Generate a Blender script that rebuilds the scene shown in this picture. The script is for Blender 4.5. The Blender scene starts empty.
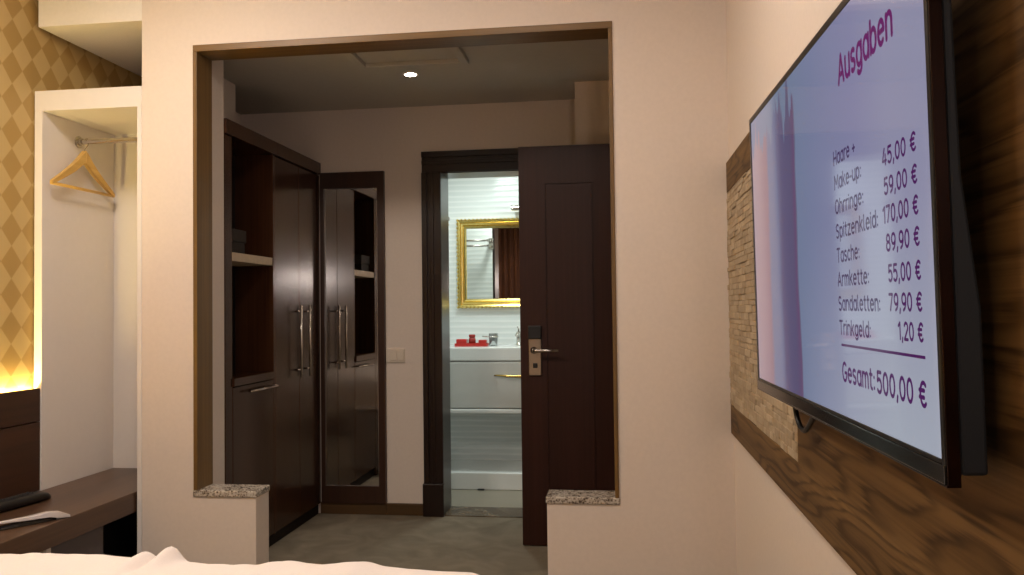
import bpy, bmesh, math, random
from mathutils import Vector, Matrix, noise
random.seed(7)
S = bpy.context.scene
C = bpy.context.collection

# ------------------------------------------------------------------ camera
CAM = Vector((0, 0, 1.27))
R_ = Vector((0.99120047, 0.13181752, -0.01207321))
U_ = Vector((0.0154286, -0.02446314, 0.99958167))
F_ = Vector((-0.13146703, 0.9909721, 0.02628163))
cd = bpy.data.cameras.new('camera'); cam = bpy.data.objects.new('camera', cd); C.objects.link(cam)
cd.sensor_width = 36; cd.lens = 813.592 / 1024 * 36; cd.clip_start = .02
cam.matrix_world = Matrix(((R_.x, U_.x, -F_.x, 0), (R_.y, U_.y, -F_.y, 0), (R_.z, U_.z, -F_.z, 1.27), (0, 0, 0, 1)))
S.camera = cam

# ------------------------------------------------------------------ world, lights, exposure
w = bpy.data.worlds.new('world'); S.world = w; w.use_nodes = True
w.node_tree.nodes['Background'].inputs[0].default_value = (1, .8, .6, 1)
w.node_tree.nodes['Background'].inputs[1].default_value = .03
S.view_settings.view_transform = 'Standard'; S.view_settings.look = 'None'
S.view_settings.exposure = 0; S.view_settings.gamma = 1; S.view_settings.use_curve_mapping = False

WARM = (1, .865, .75)
def lamp(name, kind, loc, energy, color, target=None, **kw):
    d = bpy.data.lights.new(name, kind); d.energy = energy; d.color = color
    for k, v in kw.items(): setattr(d, k, v)
    o = bpy.data.objects.new(name, d); C.objects.link(o); o.location = loc
    if target is not None:
        o.rotation_euler = (Vector(target) - Vector(loc)).to_track_quat('-Z', 'Y').to_euler()
    return o
# ceiling lamps of the bedroom, behind and to the left of the camera
lamp('bedroom_ceiling_light', 'AREA', (-1.85, 2.2, 2.9), 33, WARM, (-1.5, 2.3, 0), shape='DISK', size=.5)
lamp('bedroom_ceiling_light', 'AREA', (-1.5, -.9, 2.9), 10, WARM, (-1.5, -.9, 0), shape='DISK', size=.5)
lamp('bedroom_ceiling_light', 'AREA', (-.55, 1.9, 2.9), 20, WARM, (-.55, 1.9, 0), shape='DISK', size=.4)
# reading lamp on the wall behind the photographer
lamp('reading_light', 'POINT', (.395, -.40, 1.70), 24, (1, .86, .82), shadow_soft_size=.07)
# downlight recessed in the hallway ceiling
lamp('hallway_spot', 'SPOT', (-1.102, 4.251, 2.52), 2.5, (1, .78, .55), (-1.102, 4.251, 0), spot_size=2.2, spot_blend=.8, shadow_soft_size=.03)
# bathroom ceiling lights, cool white
lamp('bathroom_light', 'AREA', (-.95, 5.40, 2.37), 10, (.87, .97, .93), (-.95, 5.5, 0), shape='RECTANGLE', size=.14, size_y=.14)
lamp('bathroom_light', 'AREA', (-.2, 5.42, 2.37), 6, (.87, .97, .93), (-.4, 5.8, 0), shape='RECTANGLE', size=.14, size_y=.14)

# ------------------------------------------------------------------ helpers
def lin(c):
    return tuple((x / 255 / 12.92 if x / 255 <= .04045 else ((x / 255 + .055) / 1.055) ** 2.4) for x in c) + (1,)

class NT:
    """small wrapper for node materials"""
    def __init__(s, name):
        s.m = bpy.data.materials.new(name); s.m.use_nodes = True
        s.t = s.m.node_tree; s.b = s.t.nodes['Principled BSDF']
    def n(s, typ, **kw):
        x = s.t.nodes.new(typ)
        for k, v in kw.items():
            if k.startswith('i_'):
                key = k[2:]; key = int(key) if key.isdigit() else key.replace('_', ' ')
                x.inputs[key].default_value = v
            else: setattr(x, k, v)
        return x
    def l(s, a, b): s.t.links.new(a, b)
    def ramp(s, fac, stops):
        r = s.n('ShaderNodeValToRGB'); e = r.color_ramp.elements
        while len(e) < len(stops): e.new(.5)
        for el, (p, c) in zip(e, stops): el.position = p; el.color = c
        s.l(fac, r.inputs[0]); return r
    def coords(s, scale=(1, 1, 1), kind='Object', rot=(0, 0, 0)):
        tc = s.n('ShaderNodeTexCoord'); mp = s.n('ShaderNodeMapping')
        mp.inputs['Scale'].default_value = scale; mp.inputs['Rotation'].default_value = rot
        s.l(tc.outputs[kind], mp.inputs[0]); return mp.outputs[0]
    def bump(s, h, strength, dist=.002):
        b = s.n('ShaderNodeBump'); b.inputs['Strength'].default_value = strength; b.inputs['Distance'].default_value = dist
        s.l(h, b.inputs['Height']); s.l(b.outputs[0], s.b.inputs['Normal']); return b
    def set(s, **kw):
        for k, v in kw.items(): s.b.inputs[k.replace('_', ' ')].default_value = v
        return s

def plain(name, col, rough=.5, metal=0, var=.06, scale=30, bump=0, **kw):
    k = NT(name); c = lin(col)
    nz = k.n('ShaderNodeTexNoise', i_Scale=scale, i_Detail=4.0); k.l(k.coords(), nz.inputs['Vector'])
    lo = tuple(x * (1 - var) for x in c[:3]) + (1,); hi = tuple(min(1, x * (1 + var)) for x in c[:3]) + (1,)
    k.l(k.ramp(nz.outputs[0], [(.3, lo), (.7, hi)]).outputs[0], k.b.inputs['Base Color'])
    k.set(Roughness=rough, Metallic=metal, **kw)
    if bump: k.bump(nz.outputs[0], bump)
    return k.m

def wood(name, dark, light, axis='z', rough=.35, fine=60, spec=.5, coat=0, figure=0):
    k = NT(name)
    sc = {'x': (1.2, fine, fine), 'y': (fine, 1.2, fine), 'z': (fine, fine, 1.2)}[axis]
    v = k.coords(sc)
    n1 = k.n('ShaderNodeTexNoise', i_Scale=1.0, i_Detail=6.0, i_Roughness=.6); k.l(v, n1.inputs['Vector'])
    sc2 = tuple(x / 9 for x in sc); n2 = k.n('ShaderNodeTexNoise', i_Scale=1.0, i_Detail=3.0); k.l(k.coords(sc2), n2.inputs['Vector'])
    mx = k.n('ShaderNodeMath', operation='ADD'); k.l(n1.outputs[0], mx.inputs[0]); k.l(n2.outputs[0], mx.inputs[1])
    hf = k.n('ShaderNodeMath', operation='MULTIPLY', i_1=.5); k.l(mx.outputs[0], hf.inputs[0])
    fac = hf.outputs[0]
    if figure:   # cathedral figure: contour lines of a stretched noise field
        g = {'x': (.55, 3.2, 3.2), 'y': (3.2, .55, 3.2), 'z': (3.2, 3.2, .55)}[axis]
        n3 = k.n('ShaderNodeTexNoise', i_Scale=1.6, i_Detail=2.5, i_Roughness=.45); k.l(k.coords(g), n3.inputs['Vector'])
        m1 = k.n('ShaderNodeMath', operation='MULTIPLY_ADD', i_1=figure * 6.283); k.l(n3.outputs[0], m1.inputs[0]); 
        mj = k.n('ShaderNodeMath', operation='MULTIPLY', i_1=5.0); k.l(n1.outputs[0], mj.inputs[0]); k.l(mj.outputs[0], m1.inputs[2])
        m2 = k.n('ShaderNodeMath', operation='SINE'); k.l(m1.outputs[0], m2.inputs[0])
        m3 = k.n('ShaderNodeMath', operation='MULTIPLY_ADD', i_1=.5, i_2=.5); k.l(m2.outputs[0], m3.inputs[0])
        mp_ = k.n('ShaderNodeMath', operation='POWER', i_1=3.0); k.l(m3.outputs[0], mp_.inputs[0])
        m4 = k.n('ShaderNodeMath', operation='MULTIPLY_ADD', i_1=-.2, i_2=.06); k.l(mp_.outputs[0], m4.inputs[0])
        m5 = k.n('ShaderNodeMath', operation='ADD'); k.l(m4.outputs[0], m5.inputs[0]); k.l(fac, m5.inputs[1]); fac = m5.outputs[0]
    k.l(k.ramp(fac, [(.32, lin(dark)), (.68, lin(light))]).outputs[0], k.b.inputs['Base Color'])
    k.set(Roughness=rough, Specular_IOR_Level=spec, Coat_Weight=coat, Coat_Roughness=.15)
    k.bump(n1.outputs[0], .08, .001)
    return k.m

def emit(name, col, strength):
    k = NT(name); k.set(Base_Color=lin(col), Emission_Color=lin(col), Emission_Strength=strength); return k.m

class MB:
    """collects shapes and links them as ONE mesh object"""
    def __init__(s): s.bm = bmesh.new()
    def box(s, x0, x1, y0, y1, z0, z1):
        v = [s.bm.verts.new(p) for p in ((x0, y0, z0), (x1, y0, z0), (x1, y1, z0), (x0, y1, z0), (x0, y0, z1), (x1, y0, z1), (x1, y1, z1), (x0, y1, z1))]
        for f in ((3, 2, 1, 0), (4, 5, 6, 7), (0, 1, 5, 4), (1, 2, 6, 5), (2, 3, 7, 6), (3, 0, 4, 7)): s.bm.faces.new([v[i] for i in f])
        return s
    def prism(s, pts, y0, y1):       # polygon in x,z pushed along y
        a = [s.bm.verts.new((x, y0, z)) for x, z in pts]; b = [s.bm.verts.new((x, y1, z)) for x, z in pts]
        s.bm.faces.new(a); s.bm.faces.new(b[::-1]); n = len(pts)
        for i in range(n): s.bm.faces.new((a[i], b[i], b[(i + 1) % n], a[(i + 1) % n]))
        return s
    def tube(s, pts, r, seg=10, cap=True):
        pts = [Vector(p) for p in pts]; n = len(pts); rs = r if isinstance(r, (list, tuple)) else [r] * n
        rings = []; prev = None
        for i, p in enumerate(pts):
            d = (pts[min(i + 1, n - 1)] - pts[max(i - 1, 0)]).normalized()
            ref = prev if prev is not None else (Vector((0, 0, 1)) if abs(d.z) < .9 else Vector((1, 0, 0)))
            u = ref - d * ref.dot(d); u.normalize(); prev = u; v = d.cross(u)
            rings.append([s.bm.verts.new(p + (u * math.cos(2 * math.pi * k / seg) + v * math.sin(2 * math.pi * k / seg)) * rs[i]) for k in range(seg)])
        for a, b in zip(rings, rings[1:]):
            for k in range(seg): s.bm.faces.new((a[k], a[(k + 1) % seg], b[(k + 1) % seg], b[k]))
        if cap: s.bm.faces.new(rings[0][::-1]); s.bm.faces.new(rings[-1])
        return s
    def lathe(s, c, prof, seg=24, axis='z'):   # prof: (radius, height) pairs
        rings = []
        for r, h in prof:
            ring = []
            for k in range(seg):
                a = 2 * math.pi * k / seg; p = (r * math.cos(a), r * math.sin(a), h)
                if axis == 'y': p = (p[0], h, p[1])
                if axis == 'x': p = (h, p[0], p[1])
                ring.append(s.bm.verts.new(Vector(c) + Vector(p)))
            rings.append(ring)
        for a, b in zip(rings, rings[1:]):
            for k in range(seg): s.bm.faces.new((a[k], a[(k + 1) % seg], b[(k + 1) % seg], b[k]))
        s.bm.faces.new(rings[0][::-1]); s.bm.faces.new(rings[-1])
        return s
    def sphere(s, c, r, sx=1, sy=1, sz=1, sub=2):
        bmesh.ops.create_icosphere(s.bm, subdivisions=sub, radius=r, matrix=Matrix.Translation(c) @ Matrix.Diagonal((sx, sy, sz, 1))); return s
    def build(s, name, mat, parent=None, bevel=0, smooth=False, local=False, seg=2):
        bmesh.ops.recalc_face_normals(s.bm, faces=s.bm.faces[:])
        o0 = Vector((0, 0, 0))
        if parent is not None and not local: o0 = Vector(ORIG[parent.name]); bmesh.ops.translate(s.bm, verts=s.bm.verts[:], vec=-o0)
        me = bpy.data.meshes.new(name); s.bm.to_mesh(me); s.bm.free()
        if smooth:
            for p in me.polygons: p.use_smooth = True
        o = bpy.data.objects.new(name, me); C.objects.link(o); me.materials.append(mat)
        ORIG[o.name] = o0
        if parent is not None: o.parent = parent
        if bevel:
            b = o.modifiers.new('bevel', 'BEVEL'); b.width = bevel; b.segments = seg; b.limit_method = 'ANGLE'
        return o
ORIG = {}
def tag(o, label, cat, group=None, kind=None):
    o['label'] = label; o['category'] = cat
    if group: o['group'] = group
    if kind: o['kind'] = kind
    return o
def thing(name, label, cat, loc=(0, 0, 0), rot=(0, 0, 0), group=None, kind=None):
    o = bpy.data.objects.new(name, None); C.objects.link(o); o.location = loc; o.rotation_euler = rot
    o.empty_display_size = .05
    ORIG[o.name] = Vector(loc); return tag(o, label, cat, group, kind)
def struct(mb, name, mat, label, cat, **kw):
    return tag(mb.build(name, mat, **kw), label, cat, kind='structure')

# ------------------------------------------------------------------ materials
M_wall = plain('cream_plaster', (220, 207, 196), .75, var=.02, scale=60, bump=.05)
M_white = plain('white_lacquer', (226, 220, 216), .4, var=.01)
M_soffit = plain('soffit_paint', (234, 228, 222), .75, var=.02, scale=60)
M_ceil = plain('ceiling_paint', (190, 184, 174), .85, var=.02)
M_frame = wood('oak_lining', (86, 62, 28), (130, 98, 52), 'z', .45)
M_framex = wood('oak_lining_head', (86, 62, 28), (130, 98, 52), 'x', .45)
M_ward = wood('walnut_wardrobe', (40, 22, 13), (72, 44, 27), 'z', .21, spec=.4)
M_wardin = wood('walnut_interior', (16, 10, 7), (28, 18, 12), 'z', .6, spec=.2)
M_mframe = wood('walnut_mirror_frame', (38, 20, 12), (62, 36, 22), 'z', .4)
M_door = wood('mahogany_door', (40, 20, 14), (58, 31, 24), 'z', .42, spec=.25)
M_trim = wood('dark_door_casing', (22, 11, 9), (38, 20, 15), 'z', .28)
M_base = wood('baseboard_wood', (62, 44, 24), (92, 66, 38), 'x', .4)
M_bench = wood('bench_wood', (58, 40, 29), (94, 68, 50), 'y', .34, fine=40)
M_head = wood('headboard_wood', (46, 26, 16), (76, 47, 30), 'y', .4, fine=34)
M_board = wood('oak_tv_board', (68, 49, 29), (120, 92, 57), 'y', .55, fine=120, figure=13, spec=.12)
M_chrome = plain('brushed_steel', (200, 195, 188), .22, 1, var=.02)
M_gold = plain('gilt', (226, 200, 122), .24, 1, var=.10, scale=40)
M_brass = plain('brass', (190, 160, 90), .25, 1, var=.03)
M_mirror = plain('mirror_glass', (235, 235, 232), .0, 1, var=0)
M_blackg = plain('black_gloss', (14, 12, 12), .14, var=0)
M_blackm = plain('black_plastic', (18, 17, 18), .45, var=.05)
M_bezel = plain('brown_black_bezel', (20, 16, 16), .28, 0, var=.02)
M_grey = plain('grey_panel', (86, 80, 82), .5)
M_linen = plain('white_linen', (236, 226, 220), .85, var=.02, scale=200, bump=.1)
M_hanger = wood('beech_hanger', (190, 148, 72), (222, 184, 108), 'y', .35, fine=50)
M_red = plain('red_plastic', (190, 40, 34), .3, var=.05)
M_ceramic = plain('white_ceramic', (232, 234, 232), .12, var=.01)
M_vanity = plain('vanity_lacquer', (206, 206, 202), .18, var=.01)
M_switch = plain('switch_plastic', (216, 204, 188), .35, var=.01)
M_lock = plain('satin_nickel', (176, 160, 140), .3, 1, var=.03)

def carpet():
    k = NT('carpet'); v = k.coords()
    a = k.n('ShaderNodeTexNoise', i_Scale=5.0, i_Detail=6.0, i_Distortion=1.2); k.l(v, a.inputs['Vector'])
    b = k.n('ShaderNodeTexNoise', i_Scale=260.0, i_Detail=2.0); k.l(v, b.inputs['Vector'])
    mx = k.n('ShaderNodeMix', data_type='FLOAT', i_0=.35); k.l(a.outputs[0], mx.inputs[2]); k.l(b.outputs[0], mx.inputs[3])
    k.l(k.ramp(mx.outputs[0], [(.3, lin((98, 88, 72))), (.5, lin((118, 107, 90))), (.7, lin((136, 125, 106)))]).outputs[0], k.b.inputs['Base Color'])
    k.set(Roughness=.95); k.bump(b.outputs[0], .4, .004); return k.m
M_carpet = carpet()

def granite():
    k = NT('granite'); v = k.coords()
    a = k.n('ShaderNodeTexVoronoi', i_Scale=120.0); k.l(v, a.inputs['Vector'])
    b = k.n('ShaderNodeTexNoise', i_Scale=38.0, i_Detail=6.0, i_Roughness=.7); k.l(v, b.inputs['Vector'])
    mx = k.n('ShaderNodeMix', data_type='FLOAT', i_0=.7); k.l(a.outputs['Distance'], mx.inputs[2]); k.l(b.outputs[0], mx.inputs[3])
    k.l(k.ramp(mx.outputs[0], [(.34, lin((58, 48, 42))), (.43, lin((120, 108, 96))), (.50, lin((168, 158, 146))), (.60, lin((196, 188, 176)))]).outputs[0], k.b.inputs['Base Color'])
    k.set(Roughness=.14); return k.m
M_granite = granite()

def threshold():
    k = NT('brown_marble'); v = k.coords()
    b = k.n('ShaderNodeTexNoise', i_Scale=9.0, i_Detail=8.0, i_Distortion=1.0); k.l(v, b.inputs['Vector'])
    k.l(k.ramp(b.outputs[0], [(.35, lin((66, 52, 40))), (.65, lin((120, 104, 84)))]).outputs[0], k.b.inputs['Base Color'])
    k.set(Roughness=.2); return k.m
M_thresh = threshold()

def harlequin():
    k = NT('diamond_wallpaper'); tc = k.n('ShaderNodeTexCoord'); sp = k.n('ShaderNodeSeparateXYZ'); k.l(tc.outputs['Object'], sp.inputs[0])
    def tri(out, per, off):
        a = k.n('ShaderNodeMath', operation='MULTIPLY_ADD', i_1=1 / per, i_2=off); k.l(out, a.inputs[0])
        b = k.n('ShaderNodeMath', operation='FRACT'); k.l(a.outputs[0], b.inputs[0])
        c = k.n('ShaderNodeMath', operation='SUBTRACT', i_1=.5); k.l(b.outputs[0], c.inputs[0])
        d = k.n('ShaderNodeMath', operation='ABSOLUTE'); k.l(c.outputs[0], d.inputs[0]); return d.outputs[0]
    s = k.n('ShaderNodeMath', operation='ADD'); k.l(tri(sp.outputs[1], .124, 0.0565), s.inputs[0]); k.l(tri(sp.outputs[2], .145, 0.1276), s.inputs[1])
    k.l(k.ramp(s.outputs[0], [(.47, lin((178, 146, 86))), (.53, lin((200, 172, 116)))]).outputs[0], k.b.inputs['Base Color'])
    k.set(Roughness=.5, Specular_IOR_Level=.35); return k.m
M_paper = harlequin()

def tile():
    k = NT('rippled_tile'); tc = k.n('ShaderNodeTexCoord'); sp = k.n('ShaderNodeSeparateXYZ'); k.l(tc.outputs['Object'], sp.inputs[0])
    nz = k.n('ShaderNodeTexNoise', i_Scale=1.5); k.l(k.coords((1.2, 1.2, 6)), nz.inputs['Vector'])
    z = k.n('ShaderNodeMath', operation='MULTIPLY_ADD', i_1=.02); k.l(nz.outputs[0], z.inputs[0]); k.l(sp.outputs[2], z.inputs[2])
    s1 = k.n('ShaderNodeMath', operation='MULTIPLY', i_1=2 * math.pi / .042); k.l(z.outputs[0], s1.inputs[0])
    s2 = k.n('ShaderNodeMath', operation='SINE'); k.l(s1.outputs[0], s2.inputs[0])
    k.l(k.ramp(s2.outputs[0], [(0, lin((222, 226, 224))), (1, lin((236, 238, 236)))]).outputs[0], k.b.inputs['Base Color'])
    k.set(Roughness=.16); k.bump(s2.outputs[0], .2, .002); return k.m
M_tile = tile()
M_tilefloor = plain('beige_floor_tile', (150, 142, 126), .3, var=.05, scale=6)

def stone():
    k = NT('split_stone'); g = k.n('ShaderNodeNewGeometry')
    b = k.n('ShaderNodeTexNoise', i_Scale=38.0, i_Detail=8.0, i_Roughness=.65); k.l(k.coords(), b.inputs['Vector'])
    mx = k.n('ShaderNodeMix', data_type='FLOAT', i_0=.3); k.l(b.outputs[0], mx.inputs[2]); k.l(g.outputs['Random Per Island'], mx.inputs[3])
    k.l(k.ramp(mx.outputs[0], [(.2, lin((146, 127, 102))), (.5, lin((170, 151, 124))), (.8, lin((192, 174, 148)))]).outputs[0], k.b.inputs['Base Color'])
    k.set(Roughness=.85); k.bump(b.outputs[0], .8, .006); return k.m
M_stone = stone()

# ------------------------------------------------------------------ the setting
P, PB, FW = 3.412, 3.542, 4.951      # partition front and back, far hallway wall
CZ, BZ = 2.546, 2.95                 # hallway ceiling, bedroom ceiling
struct(MB().box(-2.8, .7, -2.5, FW, -.05, 0), 'floor', M_carpet, 'grey brown carpet of the bedroom and hallway', 'floor')
struct(MB().prism([(-2.134, 0), (-1.597, 0), (-1.597, .455), (-1.886, .455), (-1.886, 2.472), (-.016, 2.472), (-.016, .455), (-.316, .455), (-.316, 0), (.6, 0), (.6, BZ), (-2.134, BZ)], P, PB),
       'wall_partition', M_wall, 'cream partition wall with a wide framed opening to the hallway', 'wall')
struct(MB().box(-2.648, -2.134, P, 4.28, 2.60, BZ), 'wall_soffit', M_soffit, 'cream boxed-out soffit above the white open closet', 'wall')
struct(MB().box(-2.8, -2.672, -2.5, 4.28, 0, BZ), 'wall_left', M_paper, 'left wall in gold and tan diamond patterned wallpaper', 'wall')
struct(MB().box(-2.672, -2.125, 4.28, 4.3, 0, BZ).box(-2.134, -2.122, PB, 4.28, 0, BZ).box(-2.122, -1.886, PB, 3.693, 0, CZ), 'wall_alcove', M_wall, 'cream wall around the alcove behind the white closet', 'wall')
struct(MB().box(.451, .6, -2.5, P, 0, BZ), 'wall_right', M_wall, 'cream right wall behind the television board', 'wall')
struct(MB().box(-2.672, .451, -2.6, -2.5, 0, BZ), 'wall_back', M_wall, 'cream wall behind the photographer', 'wall')
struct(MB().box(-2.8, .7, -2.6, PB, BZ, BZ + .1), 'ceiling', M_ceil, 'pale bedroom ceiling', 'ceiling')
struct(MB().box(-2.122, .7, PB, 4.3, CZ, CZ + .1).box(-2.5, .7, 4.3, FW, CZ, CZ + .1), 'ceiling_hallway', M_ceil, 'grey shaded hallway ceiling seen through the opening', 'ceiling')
struct(MB().box(-2.5, -2.41, 4.3, FW, 0, CZ), 'wall_hallway_left', M_wall, 'hallway wall behind the dark wardrobe', 'wall')
struct(MB().box(.42, .6, PB, 5.151, 0, CZ), 'wall_hallway_right', M_wall, 'hallway wall on the right behind the entrance door', 'wall')
# far hallway wall with the bathroom doorway
struct(MB().prism([(-2.5, 0), (-1.115, 0), (-1.115, 2.14), (-.335, 2.14), (-.335, 0), (.42, 0), (.42, CZ), (-2.5, CZ)], FW, 5.151),
       'wall_far', M_wall, 'cream far wall of the hallway with the bathroom doorway', 'wall')
struct(MB().box(-.236, .42, 4.569, FW, 0, CZ), 'wall_pier', M_wall, 'cream corner pier behind the open entrance door', 'wall')
struct(MB().box(-1.457, -1.215, FW - .014, FW, 0, .073).box(-1.884, -1.457, FW - .014, FW, 0, .073), 'baseboard_far', M_base, 'brown wooden baseboard under the wall mirror', 'baseboard', bevel=.003)

# oak lining of the opening
t = thing('trim_1', 'brown oak lining around the wide opening in the partition', 'door frame', (-.95, P, .484), kind='structure')
MB().box(-1.886, -1.867, P - .006, PB + .004, .484, 2.442).build('jamb', M_frame, t, .002)
MB().box(-.033, -.016, P - .006, PB + .004, .484, 2.442).build('jamb', M_frame, t, .002)
MB().box(-1.886, -.016, P - .006, PB + .004, 2.442, 2.472).build('head', M_framex, t, .002)
# granite caps of the two low walls
for x0, x1, lab in ((-1.890, -1.592, 'speckled granite cap on the left low wall, beside the wardrobe'), (-.321, -.012, 'speckled granite cap on the right low wall, below the entrance door')):
    mb = MB(); n = 14
    mb.box(x0, x1, P - .006, PB + .006, .455, .484)
    tag(mb.build('granite_cap', M_granite, bevel=.006, seg=3), lab, 'stone cap', 'granite caps on the low walls')

# bathroom doorway casing
t = thing('trim_2', 'dark wooden casing with plinth blocks around the bathroom doorway', 'door frame', (-.72, FW, 0), kind='structure')
def casing(mb, x0, x1, z0, z1, vertical):
    s = 1 if vertical else 0
    mb.box(x0, x1, FW - .016, FW, z0, z1)
    if vertical:
        wd = x1 - x0
        mb.box(x0, x0 + wd * .28, FW - .030, FW - .016, z0, z1).box(x0 + wd * .42, x0 + wd * .62, FW - .024, FW - .016, z0, z1)
    else:
        wd = z1 - z0
        mb.box(x0, x1, FW - .030, FW - .016, z1 - wd * .28, z1).box(x0, x1, FW - .024, FW - .016, z0 + wd * .38, z0 + wd * .58)
    return mb
casing(MB(), -1.215, -1.095, .20, 2.125, True).build('casing', M_trim, t, .003)
casing(MB(), -.355, -.235, .20, 2.125, True).build('casing', M_trim, t, .003)
casing(MB(), -1.215, -.235, 2.125, 2.255, False).build('casing', M_trim, t, .003)
for x0, x1 in ((-1.222, -1.090), (-.36, -.238)):
    MB().box(x0, x1, FW - .036, FW, 0, .20).build('plinth_block', M_trim, t, .004)
    
MB().box(-1.115, -1.095, FW, 5.165, 0, 2.14).build('jamb', M_trim, t)
MB().box(-.355, -.335, FW, 5.165, 0, 2.14).build('jamb', M_trim, t)
MB().box(-1.095, -.355, FW, 5.165, 2.12, 2.14).build('head', M_trim, t)
MB().box(-1.095, -.355, FW - .01, 5.17, 0, .006).build('threshold', M_thresh, t, .002)

# bathroom shell
BB = 6.15
struct(MB().box(-1.7, .3, 5.151, BB, -.05, 0), 'floor_bathroom', M_tilefloor, 'beige bathroom floor tiles behind the threshold', 'floor')
struct(MB().box(-1.7, .3, BB, BB + .1, 0, 2.4), 'wall_bathroom', M_tile, 'white horizontally rippled tile wall of the bathroom', 'wall')
struct(MB().box(-1.8, -1.7, 5.151, BB, 0, 2.4), 'wall_bathroom_left', M_tile, 'white tiled left wall of the bathroom', 'wall')
struct(MB().box(.3, .4, 5.151, BB, 0, 2.4), 'wall_bathroom_right', M_tile, 'white tiled right wall of the bathroom', 'wall')
struct(MB().box(-1.7, -1.115, 5.151, 5.163, 0, 2.4).box(-.335, .3, 5.151, 5.163, 0, 2.4).box(-1.115, -.335, 5.151, 5.163, 2.14, 2.4), 'wall_bathroom_front', M_tile, 'white tiles beside the bathroom doorway, seen in the gold mirror', 'wall')
struct(MB().box(-1.8, .4, 5.151, BB + .1, 2.4, 2.5), 'ceiling_bathroom', M_ceil, 'white bathroom ceiling', 'ceiling')

# ------------------------------------------------------------------ entrance door
DY = 4.359
t = thing('door_1', 'dark brown open entrance door with silver lever handle and card lock', 'door', (-.09, DY, 0), kind='structure')
mb = MB(); x0, x1, z1 = -.536, .364, 2.147
# leaf with two recessed-groove panels
mb.box(x0, x1, DY + .006, DY + .046, .006, z1)
g = .009
panels = [(-.392, -.134, .30, 1.942), (-.038, .22, .30, 1.942)]
xs = [x0, -.392, -.134, -.038, .22, x1]
mb.box(x0, x1, DY, DY + .006, 1.942, z1); mb.box(x0, x1, DY, DY + .006, .006, .30)
for a, b in ((x0, -.392), (-.134, -.038), (.22, x1)): mb.box(a, b, DY, DY + .006, .30, 1.942)
for a, b, c, d in panels: mb.box(a + g, b - g, DY, DY + .006, c + g, d - g)
mb.build('leaf', M_door, t)
MB().box(-.4905, -.4235, DY - .013, DY, .912, 1.108).build('lock_plate', M_lock, t, .003)['label'] = 'satin silver lock plate'
MB().box(-.4925, -.4215, DY - .024, DY, 1.108, 1.178).build('card_reader', M_blackm, t, .004)['label'] = 'black card reader'
h = MB().lathe((-.462, DY - .013, 1.047), [(.019, 0), (.019, -.006), (.011, -.008), (.010, -.048)], 20, 'y')
h.tube([(-.462, DY - .052, 1.047), (-.44, DY - .055, 1.047), (-.385, DY - .055, 1.046), (-.328, DY - .055, 1.046)], [.011, .011, .0095, .0085], 12)
h.build('lever_handle', M_chrome, t, smooth=True)['label'] = 'brushed steel lever'
MB().box(-.468, -.444, DY - .018, DY - .013, .952, .978).build('thumb_turn', M_blackm, t, .002)

# ------------------------------------------------------------------ wardrobe
WX = -1.884
t = thing('wardrobe', 'tall dark walnut wardrobe with an open shelf bay and two hinged doors', 'wardrobe', (-2.0, 4.3, 0))
MB().box(-2.12, WX, 3.70, 3.772, 0, 2.135).build('side_panel', M_ward, t, .002)
MB().box(-2.12, WX + .012, 3.695, 4.29, 2.135, 2.21).box(-2.40, WX + .012, 4.29, 4.945, 2.135, 2.21).build('cornice', M_ward, t, .003)
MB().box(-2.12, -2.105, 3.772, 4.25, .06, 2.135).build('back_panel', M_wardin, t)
MB().box(-2.12, WX, 4.25, 4.268, .06, 2.135).build('divider', M_ward, t, .001)
MB().box(-2.105, WX - .004, 3.772, 4.25, 1.523, 1.566).build('shelf', plain('shelf_cream', (196, 176, 148), .45), t, .002)['label'] = 'cream edged shelf'
MB().box(-2.105, WX + .010, 3.772, 4.25, .905, .945).build('shelf', M_ward, t, .002)
d = MB().box(-2.10, WX, 3.776, 4.247, .066, .900).build('flap_door', M_ward, t, .0015)
hb = MB().tube([(WX + .028, 3.915, .868), (WX + .028, 4.235, .868)], .006)
for y in (3.95, 4.20): hb.tube([(WX, y, .868), (WX + .028, y, .868)], .005)
hb.build('bar_handle', M_chrome, d, smooth=True)['label'] = 'slim steel bar handle'
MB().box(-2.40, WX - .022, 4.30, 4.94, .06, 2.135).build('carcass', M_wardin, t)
for y0, y1, hy in ((4.271, 4.609, 4.548), (4.613, 4.945, 4.682)):
    d = MB().box(WX - .022, WX, y0, y1, .066, 2.130).build('door', M_ward, t, .0015)
    hb = MB().tube([(WX + .038, hy, .885), (WX + .038, hy, 1.305)], .007, 12)
    for z in (.93, 1.27): hb.tube([(WX, hy, z), (WX + .038, hy, z)], .005)
    hb.build('bar_handle', M_chrome, d, smooth=True)['label'] = 'upright steel bar handle'
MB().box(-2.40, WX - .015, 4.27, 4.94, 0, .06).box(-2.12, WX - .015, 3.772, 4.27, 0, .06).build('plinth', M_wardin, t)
t = thing('storage_box', 'dark lidded box on the cream shelf inside the wardrobe bay', 'box', (-2.0, 3.89, 1.566))
MB().box(-2.09, -1.92, 3.785, 3.985, 1.566, 1.625).build('body', plain('dark_board', (40, 31, 25), .8), t, .004)
MB().box(-2.095, -1.915, 3.78, 3.995, 1.625, 1.69).build('lid', plain('dark_lid', (46, 36, 29), .8), t, .006)

# ------------------------------------------------------------------ wall mirror
t = thing('wall_mirror', 'tall mirror in a dark walnut frame between wardrobe and bathroom doorway', 'mirror', (-1.66, FW, .073))
MB().box(-1.500, -1.457, FW - .028, FW, .073, 2.144).box(-1.872, -1.846, FW - .028, FW, .073, 2.144).box(-1.846, -1.500, FW - .028, FW, 2.042, 2.144).box(-1.846, -1.500, FW - .028, FW, .073, .178).build('frame', M_mframe, t)
MB().box(-1.846, -1.500, FW - .012, FW - .002, .178, 2.042).build('glass', M_mirror, t)
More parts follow.
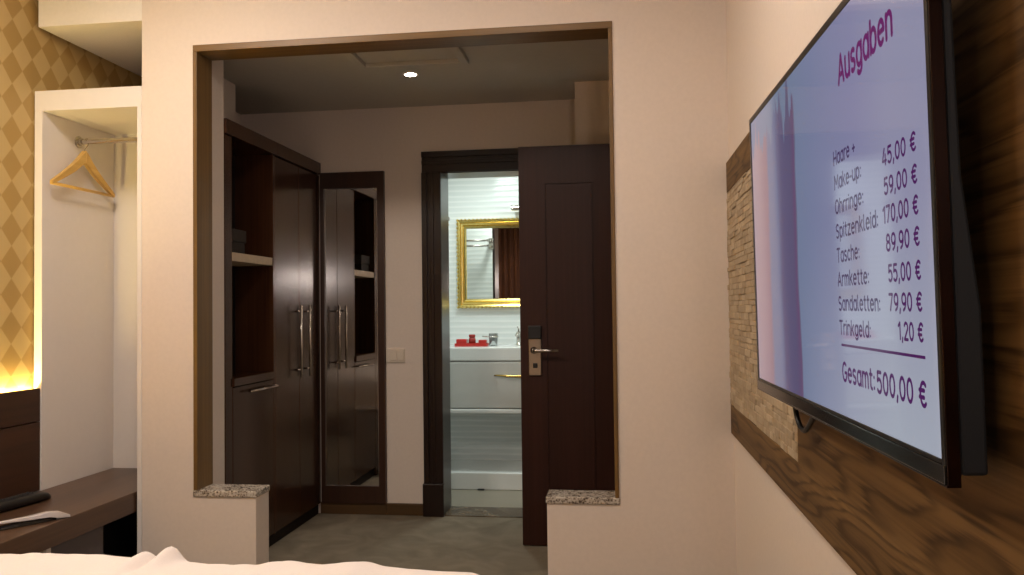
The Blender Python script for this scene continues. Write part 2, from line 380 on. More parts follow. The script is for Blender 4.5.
# light switch
t = thing('light_switch', 'double light switch on the cream wall beside the mirror frame', 'switch', (-1.392, FW, .985))
MB().box(-1.455, -1.335, FW - .009, FW, .943, 1.029).build('plate', M_switch, t, .003)
for x in (-1.424, -1.380): MB().box(x, x + .038, FW - .014, FW - .009, .956, 1.016).build('rocker', M_switch, t, .002)

# ------------------------------------------------------------------ hallway ceiling fittings
t = thing('ceiling_spotlight', 'small round lit downlight in the hallway ceiling', 'ceiling light', (-1.102, 4.251, CZ))
MB().lathe((-1.102, 4.251, CZ), [(.030, 0), (.044, 0), (.046, -.004), (.040, -.007), (.031, -.006), (.030, -.004)], 28).build('ring', M_white, t, smooth=True)
MB().lathe((-1.102, 4.251, CZ), [(.001, -.0075), (.030, -.0075), (.030, -.001), (.001, -.001)], 24).build('bulb', emit('spot_bulb', (255, 240, 215), 30), t)
t = thing('ceiling_vent', 'rectangular access panel set in the hallway ceiling above the downlight', 'ceiling panel', (-1.03, 3.85, CZ))
x0, x1, y0, y1 = -1.32, -.748, 3.62, 4.065
mb = MB()
for a in ((x0, x1, y0, y0 + .04), (x0, x1, y1 - .04, y1), (x0, x0 + .04, y0 + .04, y1 - .04), (x1 - .04, x1, y0 + .04, y1 - .04)): mb.box(*a, CZ - .024, CZ)
mb.build('frame', M_ceil, t, .003)
MB().box(x0 + .046, x1 - .046, y0 + .046, y1 - .046, CZ - .006, CZ - .001).build('panel', M_ceil, t, .002)

# ------------------------------------------------------------------ white open closet, rod, hanger
t = thing('open_closet', 'white open-front closet standing over the wooden bench', 'closet', (-2.39, 3.68, 0))
MB().box(-2.666, -2.627, P, 3.965, 0, 2.208).build('side_panel', M_white, t, .0015)
MB().box(-2.158, -2.1355, P, 3.965, 0, 2.208).build('side_panel', M_white, t, .0015)
MB().box(-2.666, -2.1355, P, 3.965, 2.208, 2.302).build('top_panel', M_white, t, .0015)
MB().box(-2.627, -2.158, 3.945, 3.965, .02, 2.208).build('back_panel', M_white, t)
rd = MB().tube([(-2.627, 3.666, 2.115), (-2.158, 3.666, 2.115)], .0125, 16)
for x, s in ((-2.627, 1), (-2.158, -1)):
    rd.lathe((x, 3.666, 2.115), [(.030, 0), (.030, .004 * s), (.018, .006 * s), (.018, .022 * s), (.013, .023 * s)], 20, 'x')
rd.build('clothes_rod', M_chrome, t, smooth=False)
t = thing('coat_hanger', 'light wooden coat hanger hanging from the closet rod', 'hanger', (-2.582, 3.645, 2.115))
hx = -2.582
def arm(sgn):
    mb = MB(); pts = []; prof = []
    n = 14
    for i in range(n + 1):
        s_ = i / n; y = 3.645 + sgn * .232 * s_
        z = 2.028 - .148 * s_ ** 1.12 - .008 * math.sin(s_ * math.pi)
        prof.append((y, z + .014 * math.exp(-(s_ / .2) ** 2), .064 - .044 * s_ ** .8, .012 - .003 * s_))
    rings = []
    for y, z, hh, tt in prof:
        rings.append([mb.bm.verts.new(p) for p in ((hx - tt, y, z - hh * .6), (hx + tt, y, z - hh * .6), (hx + tt, y, z + hh * .4), (hx - tt, y, z + hh * .4))])
    for a, b in zip(rings, rings[1:]):
        for k in range(4): mb.bm.faces.new((a[k], a[(k + 1) % 4], b[(k + 1) % 4], b[k]))
    mb.bm.faces.new(rings[0]); mb.bm.faces.new(rings[-1][::-1])
    return mb
for sgn in (-1, 1): arm(sgn).build('shoulder', M_hanger, t, .003)
MB().tube([(hx, 3.645 - .222, 1.876), (hx, 3.645 + .222, 1.876)], .0075, 12).build('trouser_bar', M_hanger, t, smooth=True)
hk = [(hx, 3.645, 2.03)]
hk += [(hx, 3.645, 2.062), (hx, 3.650, 2.075)]
for a in range(-40, 190, 23): hk.append((hx, 3.666 + .0165 * math.cos(math.radians(a)), 2.1155 + .0165 * math.sin(math.radians(a))))
MB().tube(hk, .0022, 8).build('hook', M_chrome, t, smooth=True)

# ------------------------------------------------------------------ bench, headboard, LED
t = thing('bench', 'long brown wooden bench running along the left wall into the closet', 'bench', (-2.39, 3.0, 0))
MB().box(-2.625, -2.166, 2.06, 3.94, .380, .470).build('bench_top', M_bench, t, .003)
MB().box(-2.60, -2.19, 2.875, 2.900, 0, .380).build('support_panel', M_white, t, .002)['label'] = 'white support panel'
MB().box(-2.60, -2.23, 2.92, 3.28, .0, .380).build('drawer_box', M_grey, t, .003)['label'] = 'dark grey box under the bench'
MB().box(-2.60, -2.30, 3.30, 3.92, .0, .378).build('base_box', M_blackm, t)['label'] = 'black recessed base'
t = thing('headboard', 'dark brown wooden headboard panel below the glowing wallpaper', 'headboard', (-2.64, 1.6, .47))
MB().box(-2.655, -2.630, .1, 3.408, .785, .935).build('upper_panel', M_head, t, .002)
MB().box(-2.655, -2.630, .1, 3.408, .472, .781).build('lower_panel', M_head, t, .002)
MB().box(-2.6715, -2.655, .1, 3.408, .472, .915).build('backing', M_blackm, t)
tag(MB().box(-2.667, -2.656, .15, 3.40, .918, .924).build('led_strip', emit('led_yellow', (255, 224, 140), 280)), 'glowing yellow light strip along the top of the headboard', 'light strip')

# things on the bench
t = thing('remote_control', 'black rounded remote control lying on the bench against the headboard', 'remote control', (-2.515, 3.03, .470), (0, 0, math.radians(-6)))
mb = MB(); prof = []
n = 16
rings = []
for i in range(n + 1):
    s_ = i / n; y = -.25 + .50 * s_
    e = 1 - abs(2 * s_ - 1) ** 6; wv = .040 * max(.30, e ** .5) * (1 + .18 * math.cos((s_ - .9) * 5)); hv = .044 * max(.35, e ** .5)
    rings.append([mb.bm.verts.new((wv * math.copysign(abs(math.cos(a)) ** .7, math.cos(a)), y, hv * .5 + hv * .5 * math.copysign(abs(math.sin(a)) ** .7, math.sin(a)))) for a in [2 * math.pi * k / 16 for k in range(16)]])
for a, b in zip(rings, rings[1:]):
    for k in range(16): mb.bm.faces.new((a[k], a[(k + 1) % 16], b[(k + 1) % 16], b[k]))
mb.bm.faces.new(rings[0][::-1]); mb.bm.faces.new(rings[-1])
mb.build('body', M_blackm, t, smooth=True, local=True)
mb = MB()
for i in range(6):
    for j in (-1, 0, 1): mb.lathe((j * .013, .02 + i * .026, .042), [(.0045, 0), (.0045, .003), (.003, .0045)], 10)
mb.build('buttons', plain('dark_rubber', (40, 40, 42), .6), t, local=True)
t = thing('hair_straightener', 'slim silver and black hair straightener lying at the bench edge', 'hair tool', (-2.245, 2.86, .470), (0, 0, math.radians(-32)))
def slab(mb, prof):   # prof: (y, half width, z0, z1)
    rings = [[mb.bm.verts.new(p) for p in ((-w_, y, a), (w_, y, a), (w_ * .7, y, b), (-w_ * .7, y, b))] for y, w_, a, b in prof]
    for a, b in zip(rings, rings[1:]):
        for k in range(4): mb.bm.faces.new((a[k], a[(k + 1) % 4], b[(k + 1) % 4], b[k]))
    mb.bm.faces.new(rings[0][::-1]); mb.bm.faces.new(rings[-1]); return mb
slab(MB(), [(-.16, .014, 0, .014), (-.05, .020, 0, .016), (.05, .018, 0, .014), (.09, .010, 0, .010)]).build('lower_arm', M_blackg, t, .003, local=True)['label'] = 'black lower arm'
slab(MB(), [(-.15, .006, .026, .032), (-.02, .012, .018, .032), (.06, .018, .016, .036), (.10, .020, .006, .030), (.14, .012, .001, .010)]).build('upper_arm', plain('silver_plastic', (214, 208, 206), .3, .4, var=.02), t, .002, local=True)['label'] = 'shiny silver upper arm'
for y_, z_ in ((-.03, .015), (.03, .014)): MB().lathe((0, y_, z_), [(.004, 0), (.004, .0045)], 10).build('rivet', M_brass, t, local=True)

# ------------------------------------------------------------------ bed
t = thing('bed', 'double bed under a creased white cover in the foreground', 'bed', (-1.5, 1.1, 0))
MB().box(-2.05, -.45, .22, 1.96, .05, .28).build('base', M_grey, t, .01)
mb = MB(); mb.box(-2.08, -.42, .20, 1.98, .28, .52).build('mattress', M_linen, t, .05, seg=4)
BX0, BX1, BY0, BY1 = -2.14, -.305, .14, 2.035
nx, ny = 230, 150
mb = MB(); grid = []
def crease(x, y):
    z = .014 * noise.noise((x * 2.4, y * 3.1, .3)) + .007 * noise.noise((x * 7 + y * 3, y * 2.5, 4.1))
    z += .004 * abs(noise.noise((x * 15 + y * 6, y * 5, 9)))
    def ridge(cx, cy, dx, dy, w_, ln, h):   # a fold of the cover
        L = math.hypot(dx, dy); ux, uy = dx / L, dy / L
        a = (x - cx) * ux + (y - cy) * uy; b = -(x - cx) * uy + (y - cy) * ux
        return h * math.exp(-(b / w_) ** 2) * math.exp(-(a / ln) ** 2)
    z += ridge(-1.235, 2.0, .2, .95, .020, .08, .020) + ridge(-1.165, 2.01, .25, .95, .022, .07, .040) - ridge(-1.203, 1.98, .25, .95, .011, .1, .020)
    z += ridge(-.90, 1.93, .5, .8, .05, .25, .012) + ridge(-.66, 1.95, .3, .9, .045, .25, .012) + ridge(-.80, 1.9, .7, .6, .03, .2, .010)
    return z
for i in range(nx + 1):
    row = []
    for j in range(ny + 1):
        u = i / nx; v = j / ny
        x = BX0 + (BX1 - BX0) * u; y = BY0 + (BY1 - BY0) * v
        ex = min(x - BX0, BX1 - x); ey = min(y - BY0, BY1 - y); r = .10
        # superelliptic shoulder
        dx_ = max(0, 1 - ex / r) if x > -1.2 else 0; dy_ = max(0, 1 - ey / .06)
        dx0 = max(0, 1 - ex / .06) if x <= -1.2 else 0
        dd = min(1, (dx_ ** 2.4 + dy_ ** 2.4 + dx0 ** 2.4) ** (1 / 2.4))
        top = .632 - .022 * max(0, x + 1.15) + crease(x, y) * (1 - dd ** 4)
        z = top - .05 * (1 - math.sqrt(max(0, 1 - dd ** 2.2)))
        row.append(mb.bm.verts.new((x, y, z)))
    grid.append(row)
for i in range(nx):
    for j in range(ny): mb.bm.faces.new((grid[i][j], grid[i + 1][j], grid[i + 1][j + 1], grid[i][j + 1]))
loop = [grid[i][0] for i in range(nx)] + [grid[nx][j] for j in range(ny)] + [grid[i][ny] for i in range(nx, 0, -1)] + [grid[0][j] for j in range(ny, 0, -1)]
prev = loop
for q, zz in enumerate((.45, .34, .22)):
    cur = []
    for k, vtx in enumerate(loop):
        x, y = vtx.co.x, vtx.co.y; wv = .012 * (q + 1) / 3 * noise.noise((x * 7, y * 7, 2))
        cur.append(mb.bm.verts.new((x + wv * (1 if x > -1.2 else -1), y + wv * (1 if y > 1 else -1), zz)))
    for k in range(len(loop)): mb.bm.faces.new((prev[k], cur[k], cur[(k + 1) % len(loop)], prev[(k + 1) % len(loop)]))
    prev = cur
mb.build('bed_cover', M_linen, t, smooth=True)['label'] = 'creased white cover'

# ------------------------------------------------------------------ television board on the right wall
t = thing('television_board', 'brown oak wall board with stone cladding behind the television', 'wall panel', (.445, 1.5, 1.3))
BF = .439
MB().box(BF, .451, .35, 3.408, .755, .872).build('bottom_rail', M_board, t, .001)
MB().box(BF, .451, .35, 3.408, 1.735, 1.857).build('top_rail', M_board, t, .001)
MB().box(BF, .451, .35, 2.141, .872, 1.735).build('board', M_board, t, .001)
mb = MB(); z = .873
while z < 1.733:
    hh = min(random.choice((.018, .022, .026)), 1.7345 - z)
    y = 2.143
    while y < 3.406:
        ln = min(random.uniform(.04, .13), 3.4075 - y)
        if 3.4075 - y - ln < .02: ln = 3.4075 - y
        mb.box(BF - random.uniform(-.002, .004), .451, y, y + ln, z, z + hh); y += ln
    z += hh
mb.build('stone_cladding', M_stone, t, .002, seg=1)['label'] = 'rough beige split-stone cladding'

# ------------------------------------------------------------------ television
XC, TH, PHI, ZB, YF, W_, H_ = .356, .0139, -.0209, 1.0631, 2.1538, 1.1486, .6873
o = Vector((XC + (YF - 1.7) * math.tan(PHI), YF, ZB))
rv = Vector((-math.tan(PHI), -1, 0)).normalized(); uvv = Vector((-math.sin(TH), 0, math.cos(TH))); nv = rv.cross(uvv).normalized(); uvv = nv.cross(rv).normalized()
# local axes: x = along the screen to the right, y = up, z = out of the screen
t = thing('television', 'large flat television on the right wall showing a price list', 'television', o)
t.rotation_euler = Matrix((rv, uvv, nv)).transposed().to_euler()
SB, SL, ST = .022, .018, .014       # bezel widths: bottom lip, sides, top
MB().box(0, W_, 0, H_, -.012, -.003).box(0, W_, H_ - ST, H_, -.003, 0).box(0, SL, .006, H_ - ST, -.003, 0).box(W_ - .010, W_, .006, H_ - ST, -.003, 0).box(SL, W_ - .010, .019, .025, -.003, 0).build('bezel', M_bezel, t, .0012, local=True)
MB().box(0, W_, -.004, .019, -.010, .0012).build('chin', M_blackg, t, .002, local=True)['label'] = 'glossy black lower lip'
MB().box(.0, W_ + .004, -.006, -.003, -.016, .001).box(W_, W_ + .004, -.006, H_, -.016, -.001).build('edge_trim', plain('bronze_edge', (58, 44, 40), .22, 1, var=.02), t, .0008, local=True)['label'] = 'shiny bronze edge trim'
bk = MB().box(.006, W_ - .001, .004, H_ - .004, -.020, -.012)
for x_ in (1,):      # deep lower part with a sloped top edge
    sec = [(.006, -.020), (.006, -.050), (.20, -.050), (.36, -.034), (H_ - .02, -.030), (H_ - .02, -.020)]
    va = [bk.bm.verts.new((.03, y_, z_)) for y_, z_ in sec]; vb = [bk.bm.verts.new((W_ - .004, y_, z_)) for y_, z_ in sec]
    bk.bm.faces.new(va); bk.bm.faces.new(vb[::-1])
    for i in range(len(sec)): bk.bm.faces.new((va[i], vb[i], vb[(i + 1) % len(sec)], va[(i + 1) % len(sec)]))
bk.build('rear_housing', plain('matte_black', (9, 9, 9), .7, var=0), t, .006, local=True)
MB().box(.40, .76, .18, .50, -.078, -.042).build('wall_mount', M_blackm, t, .004, local=True)

def screen_mat():
    k = NT('screen_picture'); tc = k.n('ShaderNodeTexCoord'); sp = k.n('ShaderNodeSeparateXYZ'); k.l(tc.outputs['Object'], sp.inputs[0])
    # vertical colour field of the slide, with a torn-edged dress picture at the left
    nz = k.n('ShaderNodeTexNoise', i_Scale=1.0, i_Detail=3.0); k.l(k.coords((14, 3.0, 1)), nz.inputs['Vector'])
    uu = k.n('ShaderNodeMath', operation='MULTIPLY_ADD', i_1=.05); k.l(nz.outputs[0], uu.inputs[0]); k.l(sp.outputs[0], uu.inputs[2])
    sc = k.n('ShaderNodeMath', operation='MULTIPLY', i_1=1 / W_); k.l(uu.outputs[0], sc.inputs[0])
    pic = k.ramp(sc.outputs[0], [(.0, lin((186, 170, 190))), (.10, lin((188, 160, 176))), (.185, lin((166, 132, 154))), (.21, lin((122, 136, 178))), (.28, lin((126, 138, 180))), (.31, lin((116, 110, 152))), (.40, lin((112, 104, 144))), (.425, lin((126, 92, 136))), (.44, lin((126, 150, 182)))]).outputs[0]
    plainc = k.ramp(sp.outputs[0], [(.0, lin((134, 150, 190))), (.36, lin((132, 154, 186))), (.60, lin((146, 156, 196))), (.85, lin((164, 164, 206))), (1.0, lin((178, 178, 212)))]).outputs[0]
    # the picture's ragged top
    n2 = k.n('ShaderNodeTexNoise', i_Scale=1.0, i_Detail=4.0); k.l(k.coords((30, 2, 1)), n2.inputs['Vector'])
    hgt = k.n('ShaderNodeMath', operation='MULTIPLY_ADD', i_1=.34, i_2=.44); k.l(n2.outputs[0], hgt.inputs[0])
    lt = k.n('ShaderNodeMath', operation='LESS_THAN'); k.l(sp.outputs[1], lt.inputs[0]); k.l(hgt.outputs[0], lt.inputs[1])
    lu = k.n('ShaderNodeMath', operation='LESS_THAN', i_1=.436); k.l(sc.outputs[0], lu.inputs[0])
    fa = k.n('ShaderNodeMath', operation='MULTIPLY'); k.l(lt.outputs[0], fa.inputs[0]); k.l(lu.outputs[0], fa.inputs[1])
    mx = k.n('ShaderNodeMix', data_type='RGBA'); k.l(fa.outputs[0], mx.inputs[0]); k.l(plainc, mx.inputs[6]); k.l(pic, mx.inputs[7])
    # paler towards the lower right of the slide
    low = k.ramp(sp.outputs[1], [(.0, (1, 1, 1, 1)), (.35, (0, 0, 0, 1))]).outputs[0]
    rgt = k.ramp(sp.outputs[0], [(.45, (0, 0, 0, 1)), (1, (1, 1, 1, 1))]).outputs[0]
    mu = k.n('ShaderNodeMath', operation='MULTIPLY'); k.l(low, mu.inputs[0]); k.l(rgt, mu.inputs[1])
    m2 = k.n('ShaderNodeMix', data_type='RGBA', i_7=lin((206, 214, 230))); k.l(mu.outputs[0], m2.inputs[0]); k.l(mx.outputs[2], m2.inputs[6])
    k.l(m2.outputs[2], k.b.inputs['Emission Color'])
    k.set(Base_Color=(.01, .01, .012, 1), Roughness=.06, Emission_Strength=.54, Specular_IOR_Level=.5); return k.m
scr = MB().box(SL, W_ - .010, .025, H_ - ST, -.0028, -.0012).build('screen', screen_mat(), t, local=True)
scr['label'] = 'lit lilac screen with a purple German price list'

K = NT('screen_purple'); K.set(Base_Color=(.01, .004, .012, 1), Emission_Color=lin((92, 34, 108)), Emission_Strength=.54, Roughness=.06); M_txt = K.m
K = NT('screen_violet'); K.set(Base_Color=(.01, .004, .012, 1), Emission_Color=lin((82, 62, 110)), Emission_Strength=.54, Roughness=.06); M_txt2 = K.m
K = NT('screen_magenta'); K.set(Base_Color=(.01, .004, .012, 1), Emission_Color=lin((124, 40, 116)), Emission_Strength=.54, Roughness=.06); M_txt3 = K.m
def E(cx, cy, rx, ry, a0, a1, n=10):
    return [(cx + rx * math.cos(math.radians(a0 + (a1 - a0) * i / n)), cy + ry * math.sin(math.radians(a0 + (a1 - a0) * i / n))) for i in range(n + 1)]
BOWL = E(.25, .37, .25, .37, 0, 360, 16)
ARCH = [(0, .0), (0, .74)], E(.23, .46, .23, .28, 180, 0) + [(.46, 0)]
def dot(x, y): return [(x, y), (x + .001, y + .02)]
GL = {  # stroke letters: (advance width, strokes)
 'a': (.5, [BOWL, [(.5, .74), (.5, 0)]]), 'b': (.5, [BOWL, [(0, 1.04), (0, 0)]]), 'd': (.5, [BOWL, [(.5, 1.04), (.5, 0)]]),
 'g': (.5, [BOWL, [(.5, .74), (.5, -.05)] + E(.27, -.07, .23, .2, 0, -150, 8)]), 'p': (.5, [BOWL, [(0, .74), (0, -.28)]]),
 'e': (.5, [[(.02, .40), (.5, .40)] + E(.25, .37, .25, .37, 5, 310, 14)]), 'c': (.44, [E(.25, .37, .25, .37, 50, 310, 12)]),
 'n': (.46, [*ARCH]), 'h': (.46, [[(0, 1.04), (0, 0)], ARCH[1]]), 'u': (.46, [[(.46, .74), (.46, 0)], [(0, .74)] + E(.23, .28, .23, .28, 180, 360)]),
 'm': (.72, [[(0, 0), (0, .74)], E(.18, .48, .18, .26, 180, 0) + [(.36, 0)], E(.54, .48, .18, .26, 180, 0) + [(.72, 0)]]),
 'r': (.28, [[(0, 0), (0, .74)], E(.24, .44, .24, .30, 180, 70, 6)]), 'i': (.02, [[(.0, 0), (.0, .74)], dot(.0, .98)]),
 'k': (.44, [[(0, 1.04), (0, 0)], [(.42, .74), (.02, .33)], [(.14, .45), (.45, 0)]]), 'l': (.14, [[(0, 1.04), (0, .14), (.05, .03), (.14, 0)]]),
 's': (.40, [E(.20, .56, .19, .18, 40, 250, 8) + E(.20, .19, .20, .19, 80, -140, 8)]), 't': (.30, [[(.12, .96), (.12, .14), (.17, .03), (.30, 0)], [(0, .72), (.30, .72)]]),
 'z': (.44, [[(0, .74), (.43, .74), (0, 0), (.45, 0)]]),
 'A': (.62, [[(0, 0), (.31, 1), (.62, 0)], [(.1, .3), (.52, .3)]]), 'H': (.58, [[(0, 0), (0, 1)], [(.58, 0), (.58, 1)], [(0, .5), (.58, .5)]]),
 'M': (.74, [[(0, 0), (.04, 1), (.37, .35), (.70, 1), (.74, 0)]]), 'O': (.64, [E(.32, .5, .32, .5, 0, 360, 18)]),
 'S': (.50, [E(.25, .75, .24, .25, 40, 250, 9) + E(.25, .26, .25, .26, 80, -140, 9)]), 'T': (.56, [[(0, 1), (.56, 1)], [(.28, 1), (.28, 0)]]),
 'G': (.60, [E(.32, .5, .32, .5, 50, 340, 14) + [(.62, .46), (.36, .46)]]),
 '+': (.44, [[(.22, .62), (.22, .16)], [(0, .39), (.44, .39)]]), '-': (.26, [[(0, .38), (.26, .38)]]), ':': (.04, [dot(.02, .06), dot(.02, .60)]), ',': (.08, [[(.06, .08), (.0, -.16)]]), ' ': (.16, []),
 '0': (.48, [E(.24, .5, .24, .5, 0, 360, 16)]), '1': (.26, [[(0, .80), (.22, 1), (.22, 0)]]), '2': (.46, [E(.23, .74, .22, .26, 160, -30, 9) + [(0, 0), (.46, 0)]]),
 '4': (.50, [[(.38, 0), (.38, .62)], [(.28, 1), (0, .24), (.50, .24)]]), '5': (.46, [[(.42, 1), (.06, 1), (.03, .56)] + E(.21, .33, .25, .33, 120, -140, 10)]),
 '7': (.46, [[(0, 1), (.46, 1), (.14, 0)]]), '8': (.48, [E(.24, .76, .20, .24, 0, 360, 14), E(.24, .27, .24, .27, 0, 360, 14)]),
 '9': (.48, [E(.24, .68, .24, .32, 0, 360, 14), [(.48, .68), (.46, .40), (.34, .12), (.16, 0)]]),
 '\u20ac': (.56, [E(.36, .5, .28, .5, 50, 310, 12), [(0, .66), (.42, .66)], [(0, .36), (.40, .36)]]),
}
def text(s_, u0, u1, v0, cap, mat, bold=.15):
    strokes = []; x = 0
    for ch in s_:
        wd, st = GL[ch]
        strokes += [[(px + x, py) for px, py in q] for q in st]; x += wd + .23
    x -= .23; kx = (u1 - u0) / x; hw = bold * cap / 2
    mb = MB(); zz = -.0009
    for q in strokes:
        pts = [(u0 + px * kx, v0 + py * cap) for px, py in q]
        for (ax, ay), (bx, by) in zip(pts, pts[1:]):
            L = math.hypot(bx - ax, by - ay) or 1e-6; nx_, ny_ = -(by - ay) / L * hw, (bx - ax) / L * hw
            mb.bm.faces.new([mb.bm.verts.new(p) for p in ((ax - nx_, ay - ny_, zz), (bx - nx_, by - ny_, zz), (bx + nx_, by + ny_, zz), (ax + nx_, ay + ny_, zz))])
        for ax, ay in pts:
            mb.bm.faces.new([mb.bm.verts.new((ax + hw * math.cos(k * math.pi / 4), ay + hw * math.sin(k * math.pi / 4), zz)) for k in range(8)])
    for f in mb.bm.faces: 
        if f.normal.z < 0: f.normal_flip()
    me = bpy.data.meshes.new('screen_text'); mb.bm.to_mesh(me); mb.bm.free()
    ob = bpy.data.objects.new('screen_text', me); C.objects.link(ob); me.materials.append(mat); ORIG[ob.name] = Vector((0, 0, 0))
    ob.parent = scr; ob['label'] = 'screen lettering reading ' + s_.rstrip(':')
    return ob
CAP = .0215
text('Ausgaben', .788, 1.031, .564, .0435, M_txt3, .19)
for s_, u0, v in (('45,00 €', .977, .3985), ('59,00 €', .980, .358), ('170,00 €', .971, .3195), ('89,90 €', .980, .2805), ('55,00 €', .984, .2385), ('79,90 €', .982, .199), ('1,20 €', 1.013, .161)):
    text(s_, u0, 1.096, v, CAP, M_txt, .19)
for s_, u1, v in (('Haare +', .8563, .4395), ('Make-up:', .880, .399), ('Ohrringe:', .8864, .3585), ('Spitzenkleid:', .947, .318), ('Tasche:', .859, .278), ('Armkette:', .8986, .2387), ('Sandaletten:', .943, .1985), ('Trinkgeld:', .898, .159)):
    text(s_, .743, u1, v, CAP, M_txt2, .18)
text('Gesamt:', .7505, .907, .083, .029, M_txt, .18); text('500,00 €', .920, 1.098, .081, .029, M_txt, .19)
MB().box(.749, 1.100, .1392, .1432, -.0012, -.0009).build('rule_line', M_txt, scr, local=True)
# cable hanging below the television: from its rear, down in a loop and back up
def tvw(u, v, zz): return o + rv * u + uvv * v + nv * zz
cb = MB(); A = [tvw(.150, .03, -.05), tvw(.152, -.02, -.055), tvw(.160, -.055, -.058), tvw(.19, -.078, -.06), tvw(.235, -.076, -.06), tvw(.30, -.045, -.058), tvw(.36, -.012, -.055), tvw(.375, .03, -.05)]
sm = []
for i in range(len(A) - 1):
    p0, p1, p2, p3 = A[max(i - 1, 0)], A[i], A[i + 1], A[min(i + 2, len(A) - 1)]
    for q in range(6):
        s_ = q / 6; sm.append(.5 * ((2 * p1) + (p2 - p0) * s_ + (2 * p0 - 5 * p1 + 4 * p2 - p3) * s_ ** 2 + (3 * p1 - p0 - 3 * p2 + p3) * s_ ** 3))
sm.append(A[-1])
Minv = (Matrix.Translation(o) @ t.rotation_euler.to_matrix().to_4x4()).inverted()
cb.tube([Minv @ p for p in sm], .006, 10).build('cable', M_blackm, t, smooth=True, local=True)['label'] = 'black cable loop'

# ------------------------------------------------------------------ bathroom furniture
VF = 5.68
t = thing('vanity', 'white bathroom vanity with a thick basin top and brass handle', 'vanity', (-.85, 5.9, 0))
VX0, VX1 = -1.42, -.2
mb = MB()
mb.box(VX0, VX1, VF, BB - .002, .905, 1.0).build('basin_top', M_ceramic, t, .008, seg=3)
MB().box(VX0 + .005, VX1 - .005, VF + .012, BB - .002, .568, .900).build('cabinet', M_vanity, t, .002)
dr = MB().box(VX0 + .006, VX1 - .006, VF - .004, VF + .012, .574, .893).build('drawer', M_vanity, t, .003)
hb = MB().tube([(-.885, VF - .004, .803), (-.86, VF - .030, .806), (-.79, VF - .036, .800), (-.70, VF - .036, .798), (-.55, VF - .036, .800), (-.48, VF - .030, .806), (-.455, VF - .004, .803)], [.006, .006, .009, .010, .009, .006, .006], 10)
hb.build('handle', M_brass, dr, smooth=True)['label'] = 'curved brass handle'
MB().box(VX0, VX1, VF - .012, BB - .002, .536, .566).build('bottom_shelf', M_ceramic, t, .006)
fz = 1.0
fc = MB().lathe((-.752, 6.02, fz), [(.026, 0), (.026, .006), (.018, .01), (.017, .085), (.020, .09), (.016, .10)], 20)
fc.tube([(-.752, 6.02, fz + .07), (-.752, 5.95, fz + .085), (-.752, 5.89, fz + .078)], [.012, .011, .011], 12)
fc.tube([(-.752, 6.02, fz + .10), (-.752, 6.0, fz + .125), (-.752, 5.96, fz + .135)], [.006, .006, .005], 8)
fc.build('faucet', M_chrome, t, smooth=True)
t = thing('amenity_tray', 'red tray on the vanity top below the gold mirror', 'tray', (-1.09, 5.90, 1.0))
MB().box(-1.205, -.965, 5.85, 5.95, 1.0, 1.006).box(-1.205, -.965, 5.85, 5.854, 1.006, 1.022).box(-1.205, -.965, 5.946, 5.95, 1.006, 1.022).box(-1.205, -1.201, 5.854, 5.946, 1.006, 1.022).box(-.969, -.965, 5.854, 5.946, 1.006, 1.022).build('tray', M_red, t, .001)
tag(MB().box(-1.195, -1.120, 5.862, 5.935, 1.006, 1.052).build('amenity_box', M_red, bevel=.003), 'small red box at the left end of the red tray', 'box')
tag(MB().lathe((-1.118 + .035, 5.90, 1.006), [(.026, 0), (.027, .04), (.024, .052), (.016, .056), (.024, .060), (.024, .078), (.020, .080)], 18).build('soap_jar', plain('dark_red', (150, 34, 26), .3), smooth=True), 'red round jar standing on the red tray', 'jar')
tag(MB().box(-1.03, -.975, 5.865, 5.93, 1.006, 1.046).build('amenity_box', M_red, bevel=.003), 'small red box at the right end of the red tray', 'box')
kg = NT('clear_glass'); kg.set(Base_Color=(.93, .96, .96, 1), Roughness=.03, Transmission_Weight=.9, IOR=1.45)
t = thing('tumbler', 'clear tumbler with a chrome holder beside the red tray', 'tumbler', (-.93, 5.93, 1.0))
MB().lathe((-.93, 5.93, 1.001), [(.030, 0), (.034, .09), (.031, .09), (.027, .006)], 24).build('glass', kg.m, t, smooth=True)
MB().tube([(-.93 + .036 * math.cos(a * math.pi / 8), 5.93 + .036 * math.sin(a * math.pi / 8), 1.066) for a in range(17)], .0035, 8).tube([(-.966, 5.93, 1.066), (-1.015, 5.95, 1.070)], .004, 8).build('holder', M_chrome, t, smooth=True)

# gold mirror
t = thing('gilt_mirror', 'ornate gold framed mirror above the bathroom vanity', 'mirror', (-.83, BB, 1.28))
gx0, gx1, gz0, gz1 = -1.231, -.43, 1.282, 1.957
mb = MB(); rings = []
for off, dp in ((0, 0), (0, .030), (.010, .040), (.022, .034), (.028, .020), (.040, .018), (.052, .030), (.062, .026), (.068, .012), (.068, .004)):
    rings.append([mb.bm.verts.new((x, BB - dp, z)) for x, z in ((gx0 + off, gz0 + off), (gx1 - off, gz0 + off), (gx1 - off, gz1 - off), (gx0 + off, gz1 - off))])
for a, b in zip(rings, rings[1:]):
    for k in range(4): mb.bm.faces.new((a[k], a[(k + 1) % 4], b[(k + 1) % 4], b[k]))
n1 = 26
for i in range(n1 + 1):
    x = gx0 + .004 + (gx1 - gx0 - .008) * i / n1
    for z in (gz0 + .004, gz1 - .004): mb.sphere((x, BB - .036, z), .011, 1.1, 1, 1, 1)
for i in range(1, 22):
    z = gz0 + .004 + (gz1 - gz0 - .008) * i / 22
    for x in (gx0 + .004, gx1 - .004): mb.sphere((x, BB - .036, z), .011, 1, 1, 1.1, 1)
mb.build('frame', M_gold, t)
MB().box(gx0 + .06, gx1 - .06, BB - .009, BB - .003, gz0 + .06, gz1 - .06).build('glass', M_mirror, t)
t = thing('mirror_lamp', 'small grey metal lamp on the tiles above the gold mirror', 'lamp', (-.6, BB, 2.03))
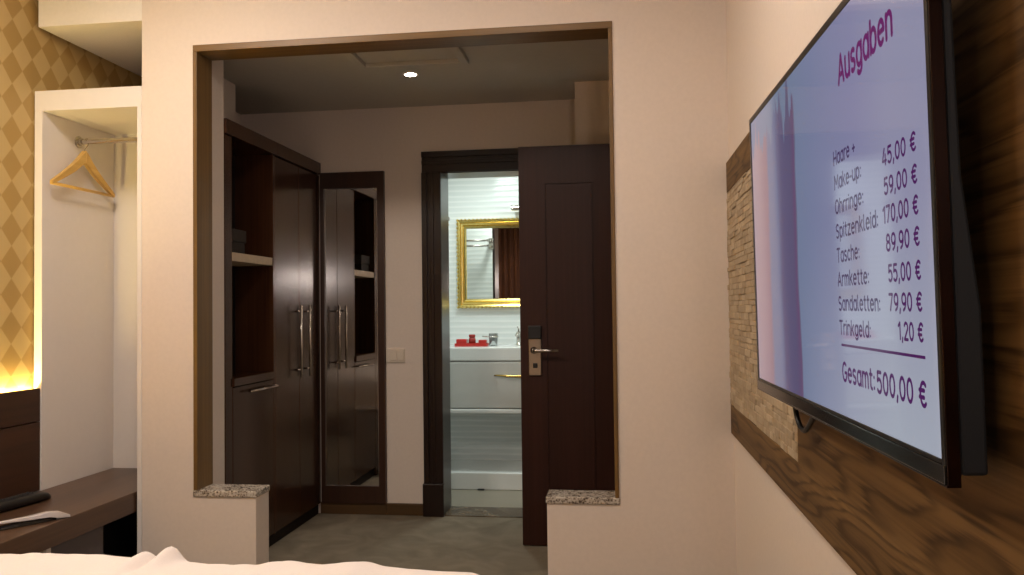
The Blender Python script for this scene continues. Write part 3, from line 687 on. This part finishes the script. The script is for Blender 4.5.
MB().box(-.66, -.56, BB - .03, BB - .001, 1.99, 2.06).build('wall_plate', M_chrome, t, .004)
MB().tube([(-.80, BB - .09, 2.03), (-.42, BB - .09, 2.03)], .022, 16).tube([(-.61, BB - .09, 2.03), (-.61, BB - .02, 2.03)], .009).build('shade', M_chrome, t, smooth=False)
# towel rail on the near bathroom wall, seen in the gold mirror
t = thing('towel_rail', 'chrome double towel rail reflected in the gold mirror', 'towel rail', (-1.35, 5.163, 1.85))
for y, z in ((5.27, 1.872), (5.235, 1.828)): MB().tube([(-1.60, y, z), (-1.11, y, z)], .009, 12).build('bar', M_chrome, t, smooth=True)
for x in (-1.125, -1.59): MB().box(x - .012, x + .012, 5.163, 5.285, 1.858, 1.884).box(x - .012, x + .012, 5.163, 5.25, 1.815, 1.84).box(x - .02, x + .02, 5.163, 5.172, 1.80, 1.90).build('bracket', M_chrome, t, .003)
# white shower tray under the vanity
t = thing('tray_curb', 'low white ceramic curb on the bathroom floor below the vanity', 'curb', (-.9, 5.9, 0))
MB().box(-1.69, .29, 5.673, BB - .002, 0, .122).build('curb', M_ceramic, t, .008, seg=3)
MB().box(-1.012, -.965, 5.655, 5.673, .001, .010).build('drain_cover', M_blackm, t, .002)

# brown curtain on the wall behind the photographer, seen only in the gold mirror
mb = MB(); pts = []
for i in range(161):
    x = -2.62 + 1.62 * i / 160; pts.append((x, -2.44 + .028 * math.sin(i * .62) + .010 * math.sin(i * 1.7)))
for off in (0,):
    a = [(mb.bm.verts.new((x, y, .03)), mb.bm.verts.new((x, y, 2.75))) for x, y in pts]; b = [(mb.bm.verts.new((x, y - .012, .03)), mb.bm.verts.new((x, y - .012, 2.75))) for x, y in pts]
    for q in (a, b):
        for p, p2 in zip(q, q[1:]): mb.bm.faces.new((p[0], p2[0], p2[1], p[1]))
    for p, p2, q, q2 in zip(a, a[1:], b, b[1:]):
        mb.bm.faces.new((p[0], p2[0], q2[0], q[0])); mb.bm.faces.new((p[1], p2[1], q2[1], q[1]))
    for k_ in (0, -1): mb.bm.faces.new((a[k_][0], a[k_][1], b[k_][1], b[k_][0]))
tag(mb.build('curtain', plain('brown_curtain', (96, 62, 44), .8), smooth=True), 'brown pleated curtain on the wall behind the photographer, reflected in the gold mirror', 'curtain')
